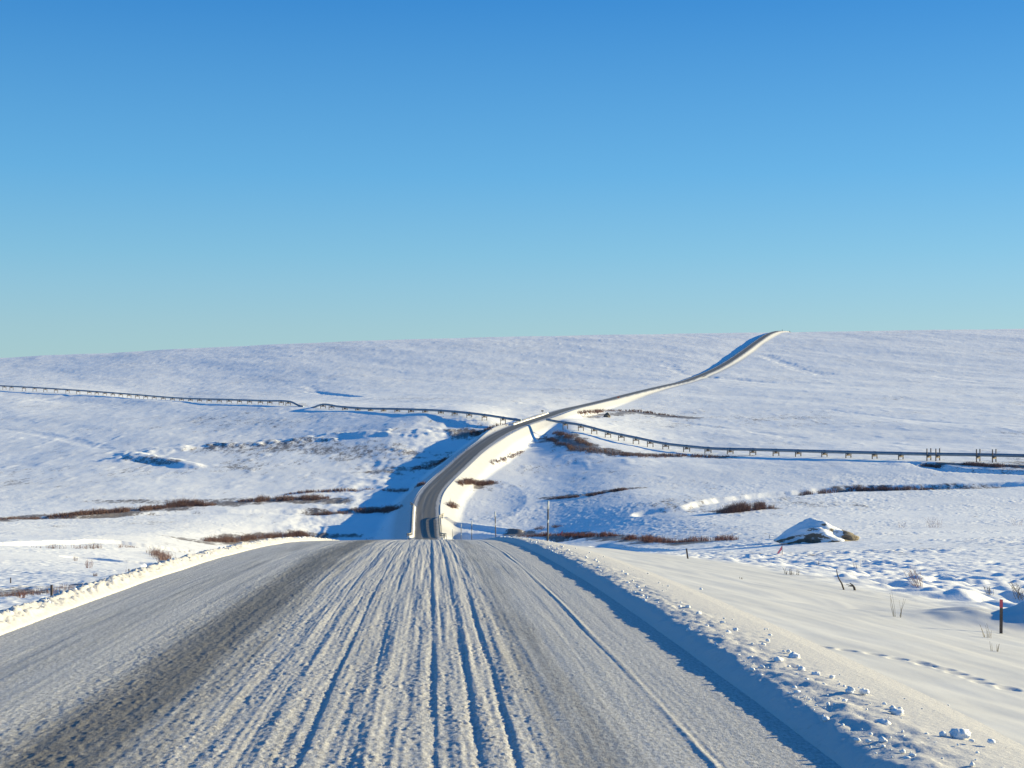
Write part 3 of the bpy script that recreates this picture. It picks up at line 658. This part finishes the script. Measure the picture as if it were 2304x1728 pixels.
# ------------------------------------------------------------------ boulders
def boulder(x, rb, w, h, d, lb, m, seed, prof):
    import bmesh
    p = pix(x, rb, GROUND); bm = bmesh.new(); bmesh.ops.create_icosphere(bm, subdivisions=5, radius=1)
    for v in bm.verts:
        c = np.array(v.co); n = float(fbm(c[0]*1.3+seed, c[1]*1.3+c[2]*1.7, 4, seed))
        top = float(np.interp(c[0], prof[0], prof[1])); zz = c[2]*h*top if c[2] > 0 else c[2]*.5
        v.co = (c[0]*w*(1+.12*n), c[1]*d*(1+.25*n), zz*(1+.18*n) - .05)
    me = bpy.data.meshes.new('boulder'); bm.to_mesh(me); bm.free(); me.materials.append(m)
    me.polygons.foreach_set('use_smooth', [True]*len(me.polygons)); o = link('boulder', me); o.location = p+np.array([0, d*.7, 0])
    return tag(o, lb, 'boulder')
pb_ = pix(1850, 1222, GROUND); s_ = pb_[1]/F
boulder(1845, 1221, 95*s_, 54*s_, 60*s_, 'large snow dusted boulder lying on the tundra at the right', M['rock'], 3, ([-1,-.55,-.2,.1,.5,.8,1], [.35,.72,.94,.93,.70,.6,.52]))
pb_ = pix(1366, 940, GROUND); s_ = pb_[1]/F
boulder(1366, 939, 8*s_, 11*s_, 7*s_, 'dark bare boulder alone near the road above the right pipeline', M['darkrock'], 5, ([-1,0,1],[.8,1,.8]))

# ------------------------------------------------------------------ brush
def stems(mb, p, n, h, spread, rad, rs, lean=(0,0), twig=2, sides=3):
    for i in range(n):
        a = rs.random()*6.283; r = spread*math.sqrt(rs.random()); hh = h*(.45+.65*rs.random())
        b = np.array([p[0]+r*.5*math.cos(a), p[1]+r*.5*math.sin(a), p[2]-.1])
        tip = b + [math.cos(a)*hh*.55*rs.random()+lean[0]*hh, math.sin(a)*hh*.55*rs.random()+lean[1]*hh, hh+.1]
        md = (b+tip)/2 + rs.normal(0, .07, 3)*hh
        mb.tube([b, md, tip], [rad, rad*.75, rad*.35], sides, False)
        for k in range(twig):
            s = md + (tip-md)*rs.random(); e = s + rs.normal(0, .22, 3)*hh*.8 + [0,0,hh*.18]
            mb.tube([s, e], [rad*.55, rad*.25], sides, False)
def TH(D): return 1.0 if D > 420 else 1.25
def thicket(lst, n, h, depth, rad, label, m='brush', per=3, seed=1, tw=2, cat='willow thicket', pts=None):
    rs = np.random.default_rng(seed); P = np.array(P3(pts) if pts else P2(lst)); Dm = P[:,1].mean(); h = h*TH(Dm); rad = max(.007, .30*Dm/F); L_ = np.r_[0, np.cumsum(np.hypot(*np.diff(P, axis=0).T))]; mb = MB()
    for i in range(int(n*1.6)):
        t = rs.random()*L_[-1]; x = np.interp(t, L_, P[:,0]) ; y = np.interp(t, L_, P[:,1])+rs.normal(0, depth); x += rs.normal(0, .6)
        den = float(noise(x*.22, y*.11, seed+3)); 
        if den < -.38+.25*rs.random(): continue
        taper = min(1, 4*min(t, L_[-1]-t)/L_[-1]+.35)
        stems(mb, (x, y, gz(x, y)), per, h*taper*(.72+.35*(den+.3)), .5*h, rad, rs, twig=tw)
    o = mb.build('willow_thicket', M[m], None, False); return tag(o, label, cat, kind='stuff')
thicket([(0,1170),(120,1163),(250,1155)], 420, 1.0, 2.0, .035, 'low dark brush strip along the creek at the left edge', seed=1)
thicket([(120,1164),(300,1152),(400,1140),(480,1137)], 900, 1.5, 2.0, .04, 'long dark willow thicket left of the shaded embankment', seed=2)
thicket([(370,1142),(430,1138),(480,1138)], 260, 2.3, 1.4, .045, 'densest dark willow clump in the left thicket', seed=3)
thicket([(540,1128),(600,1126),(660,1124),(740,1120)], 480, 1.7, 2.4, .04, 'brown willow thicket in the middle left flat', seed=4)
thicket([(640,1112),(740,1106),(840,1103)], 260, 1.0, 1.5, .035, 'thin brush line above the middle left thicket', seed=5)
thicket([(700,1156),(790,1153),(850,1150),(900,1143)], 420, 1.7, 1.8, .04, 'willow thicket reaching into the embankment shadow', seed=6)
thicket([(735,1156),(770,1153)], 120, 1.5, 1.2, .04, 'short willow clump at the middle left creek', seed=60)
thicket([(460,1218),(560,1213),(640,1209),(700,1206)], 420, 1.2, 1.2, .03, 'brush along the shaded creek bank left of the bridge', seed=7)
thicket([(625,1212),(665,1209),(700,1209)], 200, 2.0, 1.0, .03, 'tall willow clump on the creek bank left of the bridge', seed=8)
thicket([(860,1106),(930,1098),(960,1090)], 170, 1.2, 1.4, .035, 'brush patch crossing the shadow edge left of the road', seed=9)
thicket([(1245,975),(1290,990),(1330,1003)], 320, 1.6, 4, .05, 'dark brush at the foot of the embankment under the right pipeline', seed=10)
thicket([(1225,985),(1290,1012),(1350,1018),(1430,1024)], 420, 1.4, 4, .05, 'dark brush patch below the right pipeline', seed=11)
thicket([(1370,1024),(1450,1028),(1530,1027),(1640,1030)], 420, 1.3, 3, .05, 'long low brush strip below the right pipeline shadow', seed=12)
thicket([(1032,1090),(1060,1087),(1118,1084)], 300, 1.9, 1.0, .04, 'dense dark willow hedge just right of the curved embankment', seed=13)
thicket([(1013,1142),(1030,1138)], 90, 1.7, .8, .03, 'brown bush tuft at the bend right of the road', seed=14)
thicket([(1230,1126),(1330,1116),(1440,1100)], 380, .9, .7, .03, 'long thin brush line crossing the right flat', seed=15)
thicket([(1618,1156),(1660,1152),(1735,1144)], 420, 2.0, .9, .03, 'dark rounded willow thicket on the right flat', seed=16)
thicket([(1205,1192),(1260,1186)], 90, .9, .8, .02, 'dark brush on the low bank right of the bridge', seed=17)
thicket([(1160,1208),(1230,1206),(1300,1205),(1390,1206)], 420, .9, .7, .018, 'red brown willow band behind the tall snow pole', 'brushred', seed=18)
thicket([(1405,1213),(1440,1215),(1480,1221),(1515,1221)], 300, 1.15, .7, .014, 'tall reddish willow clump left of the boulder', 'brushred', seed=19)
thicket([(1510,1222),(1580,1218),(1660,1216)], 200, .8, .7, .013, 'sparse reddish willow stems trailing toward the boulder', 'brushred', seed=20)
thicket([(1880,1099),(1990,1097),(2100,1095)], 300, 1.3, .8, .04, 'dark brush along the shaded creek bank far right', seed=21)
thicket([(1800,1108),(1850,1104),(1890,1101)], 130, 1.5, 1.0, .04, 'brown brush hummocks at the left end of the far right creek bank', seed=22)
thicket([(2165,1047),(2220,1051),(2290,1053)], 300, 1.5, 2.0, .05, 'dark brush mound below the tall pipeline posts', seed=23)
thicket([(2075,1044),(2115,1047)], 110, 1.3, 1.5, .05, 'brush on the bank under the first tall pipeline posts', seed=24)
thicket([(1300,930),(1360,925),(1440,926),(1530,938)], 420, 1.5, 3, .055, 'dark brush line behind the lone dark boulder', seed=25)
thicket([(1110,965),(1060,976),(1140,957)], 140, 1.6, 3, .05, 'brush in the shaded hollow left of the upper embankment', seed=26)
thicket([(930,1055),(1000,1035),(980,1045)], 180, 1.0, 3, .04, 'brush in the embankment shadow left of the curving road', seed=27)
thicket([(0,1343),(60,1338),(130,1333),(215,1322)], 330, .28, .9, .008, 'frosted brush strip beyond the left bank', seed=28)
thicket([(300,1290),(340,1288),(390,1283)], 120, .4, .8, .014, 'brush clumps beyond the left bank near the creek hook', seed=29)
thicket(None, 90, .7, .7, .02, 'brown brush hummocks along the sunlit creek bank at the left', seed=33, pts=[(300,293),(240,279),(190,265),(120,254),(70,248)])
thicket([(345,1245),(365,1258),(385,1272)], 150, 1.0, .8, .016, 'dark brush edging the right creek hook', seed=30)
thicket([(1140,1032),(1105,1043),(1180,1015)], 160, .9, 1.5, .04, 'frosted weeds along the foot of the sunlit embankment', seed=31)
thicket([(1200,942),(1300,915),(1400,893)], 220, .9, 2.0, .06, 'thin roadside brush left of the climbing road', seed=32) if False else None
def shrub(x, rb, rt, n, lb, m='brush', spread=.5, rad=.008, lean=(0,0), tw=3, seed=1, name='willow_shrub', cat='shrub'):
    p = pix(x, rb, GROUND); h = (rb-rt)/F*p[1]*.95; mb = MB(); stems(mb, (0,0,0), n, h, spread*h, rad, np.random.default_rng(seed), lean, tw, 4)
    o = mb.build(name, M[m], None, False); o.location = p; return tag(o, lb, cat)
shrub(2068,1319,1283,16,'spindly leaning willow shrub with reddish twig tips','brushred',.4,.006,(-.5,0),5,41)
shrub(2228,1337,1318,9,'small wiry shrub on the drift above the red stake','wood',.6,.007,(-.3,0),3,42)
shrub(2300,1345,1310,14,'dark twiggy shrub cut by the right picture edge','wood',.8,.008,(-.5,0),4,43)
shrub(2100,1187,1165,40,'reddish willow shrub right of the boulder, larger of the pair','brushred',1.6,.010,(.1,0),3,44)
shrub(2030,1187,1172,16,'small reddish shrub between the boulder and the larger shrub','brushred',1.2,.010,(0,0),3,45)
shrub(2290,1182,1164,16,'faint reddish shrub near the right edge beyond the hummocks','brushred',1.2,.010,(0,0),3,46)
shrub(1780,1293,1280,22,'low spread of bare twigs left of the forked dead branch','wood',2.6,.006,(0,0),3,47)
shrub(1930,1278,1262,8,'faint wispy twig cluster behind the forked dead branch','brushred',.9,.006,(-.2,0),3,48)
shrub(1840,1270,1262,6,'tiny twig tuft on the hummocks right of the pink flag','wood',.8,.007,(0,0),2,49)
shrub(2020,1388,1330,7,'pale dry grass blades left of the shaded stake','grass',.35,.004,(.05,0),0,50,'grass_tuft','grass tuft')
shrub(2225,1435,1405,9,'tall pale grass blades at the foot of the red stake','grass',.6,.004,(-.1,0),0,51,'grass_tuft','grass tuft')
shrub(2237,1465,1440,6,'faint pale grass blades on the sunny slope below the red stake','grass',.5,.004,(-.15,0),0,53,'grass_tuft','grass tuft')
shrub(1668,1303,1295,5,'tiny twig tuft alone on the open slope','wood',.9,.006,(0,0),2,54)
shrub(48,1345,1328,26,'reddish frosted bush left of the short dark stake','brushred',.8,.010,(0,0),3,52)
shrub(200,1278,1258,24,'golden lit bush on the left creek bank','brushred',.7,.012,(0,0),3,55)
shrub(215,1296,1289,16,'low dark bush at the bottom of the left creek bank','brush',1.2,.012,(0,0),3,56)
shrub(170,1262,1252,18,'dark bush topping the left creek bank','brush',1.0,.012,(0,0),3,57)
# forked dead branch
p = pix(1898, 1327, GROUND); s_ = p[1]/F
e = MB(); e.tube([np.array(q)*s_ for q in ([2,0,-4],[-4,0,14],[-10,1,24],[-14,0,34],[-16,0,46])], [.02,.018,.014,.012,.007], 7)
o = e.build('dead_branch', M['wood']); o.location = p; tag(o, 'tall thin dead branch standing crooked out of the snow', 'dead branch')
p = pix(1922, 1328, GROUND); s_ = p[1]/F
e = MB(); e.tube([np.array(q)*s_ for q in ([2,0,-4],[0,0,6],[-3,1,11],[-10,0,16])], [.032,.026,.018,.008], 7)
for q in ([-8,0,12],[-16,0,10],[-20,1,15]): e.tube([np.array([-2,0,9])*s_, np.array(q)*s_*.9], [.012,.005], 5)
o = e.build('dead_branch', M['wood']); o.location = p; tag(o, 'short thick curled dead branch right of the tall thin one', 'dead branch')

# ------------------------------------------------------------------ light, sky, camera
w = bpy.data.worlds.new('World'); bpy.context.scene.world = w; w.use_nodes = True; nt = w.node_tree; nt.nodes.clear()
sky = N(nt, 'ShaderNodeTexSky', sky_type='NISHITA', sun_disc=False, sun_elevation=R(SUN_EL), sun_rotation=R(SUN_AZ), altitude=300, air_density=1.0, dust_density=.2, ozone_density=3.0)
EXPO = 1.02
def vm(op, a, b):
    n = N(nt, 'ShaderNodeVectorMath', operation=op); L(nt, a, n.inputs[0]); n.inputs[1].default_value = b; return n.outputs[0]
def pw(c, g):
    n = N(nt, 'ShaderNodeGamma', i_Gamma=g); L(nt, c, n.inputs[0]); return n.outputs[0]
hs = N(nt, 'ShaderNodeHueSaturation', i_Saturation=1.35, i_Hue=.5, i_Value=.24); L(nt, sky.outputs[0], hs.inputs['Color'])
K = 10/2**EXPO
tcw = N(nt, 'ShaderNodeTexCoord'); sx = N(nt, 'ShaderNodeSeparateXYZ'); L(nt, tcw.outputs['Generated'], sx.inputs[0])
deep = mapr(nt, sx.outputs[2], .06, .34)
tint = mix(nt, deep, (.82, .775, 1.07), (.60, .74, 1.0))
mm = N(nt, 'ShaderNodeVectorMath', operation='MULTIPLY'); L(nt, pw(hs.outputs[0], .78), mm.inputs[0]); L(nt, tint, mm.inputs[1])
rp = N(nt, 'ShaderNodeValToRGB'); L(nt, sx.outputs[2], rp.inputs[0]); cr = rp.color_ramp
for k, (p_, c_) in enumerate([(0,(.42,.655,.71)),(.04,(.365,.61,.705)),(.09,(.245,.56,.75)),(.145,(.148,.47,.78)),(.27,(.045,.255,.66)),(.6,(.035,.18,.50)),(1,(.03,.15,.45))]):
    el_ = cr.elements[k] if k < 2 else cr.elements.new(p_)
    el_.position = p_; el_.color = (*c_, 1)
both = mix(nt, .68, vm('MULTIPLY', mm.outputs[0], (.50, .675, .665)), rp.outputs[0])
c = vm('MULTIPLY', both, (K, K, K))
bg = N(nt, 'ShaderNodeBackground', i_Strength=.1); L(nt, c, bg.inputs[0]); wo = N(nt, 'ShaderNodeOutputWorld'); L(nt, bg.outputs[0], wo.inputs[0])
sl = bpy.data.lights.new('sun', 'SUN'); sl.energy = 5; sl.angle = R(.5); sl.color = (1, .84, .47)
so = link('sun', sl); a = R(SUN_AZ); el = R(SUN_EL)
from mathutils import Vector
so.rotation_euler = Vector((math.sin(a)*math.cos(el), math.cos(a)*math.cos(el), math.sin(el))).to_track_quat('Z', 'Y').to_euler()
cam = bpy.data.cameras.new('camera'); co = link('camera', cam); co.rotation_euler = (R(90), 0, 0)
cam.sensor_width = 36; cam.lens = 36*F/2304; cam.clip_end = 12000; cam.clip_start = .1
sc = bpy.context.scene; sc.camera = co
sc.view_settings.view_transform = 'Standard'; sc.view_settings.look = 'None'; sc.view_settings.exposure = EXPO; sc.view_settings.gamma = 1
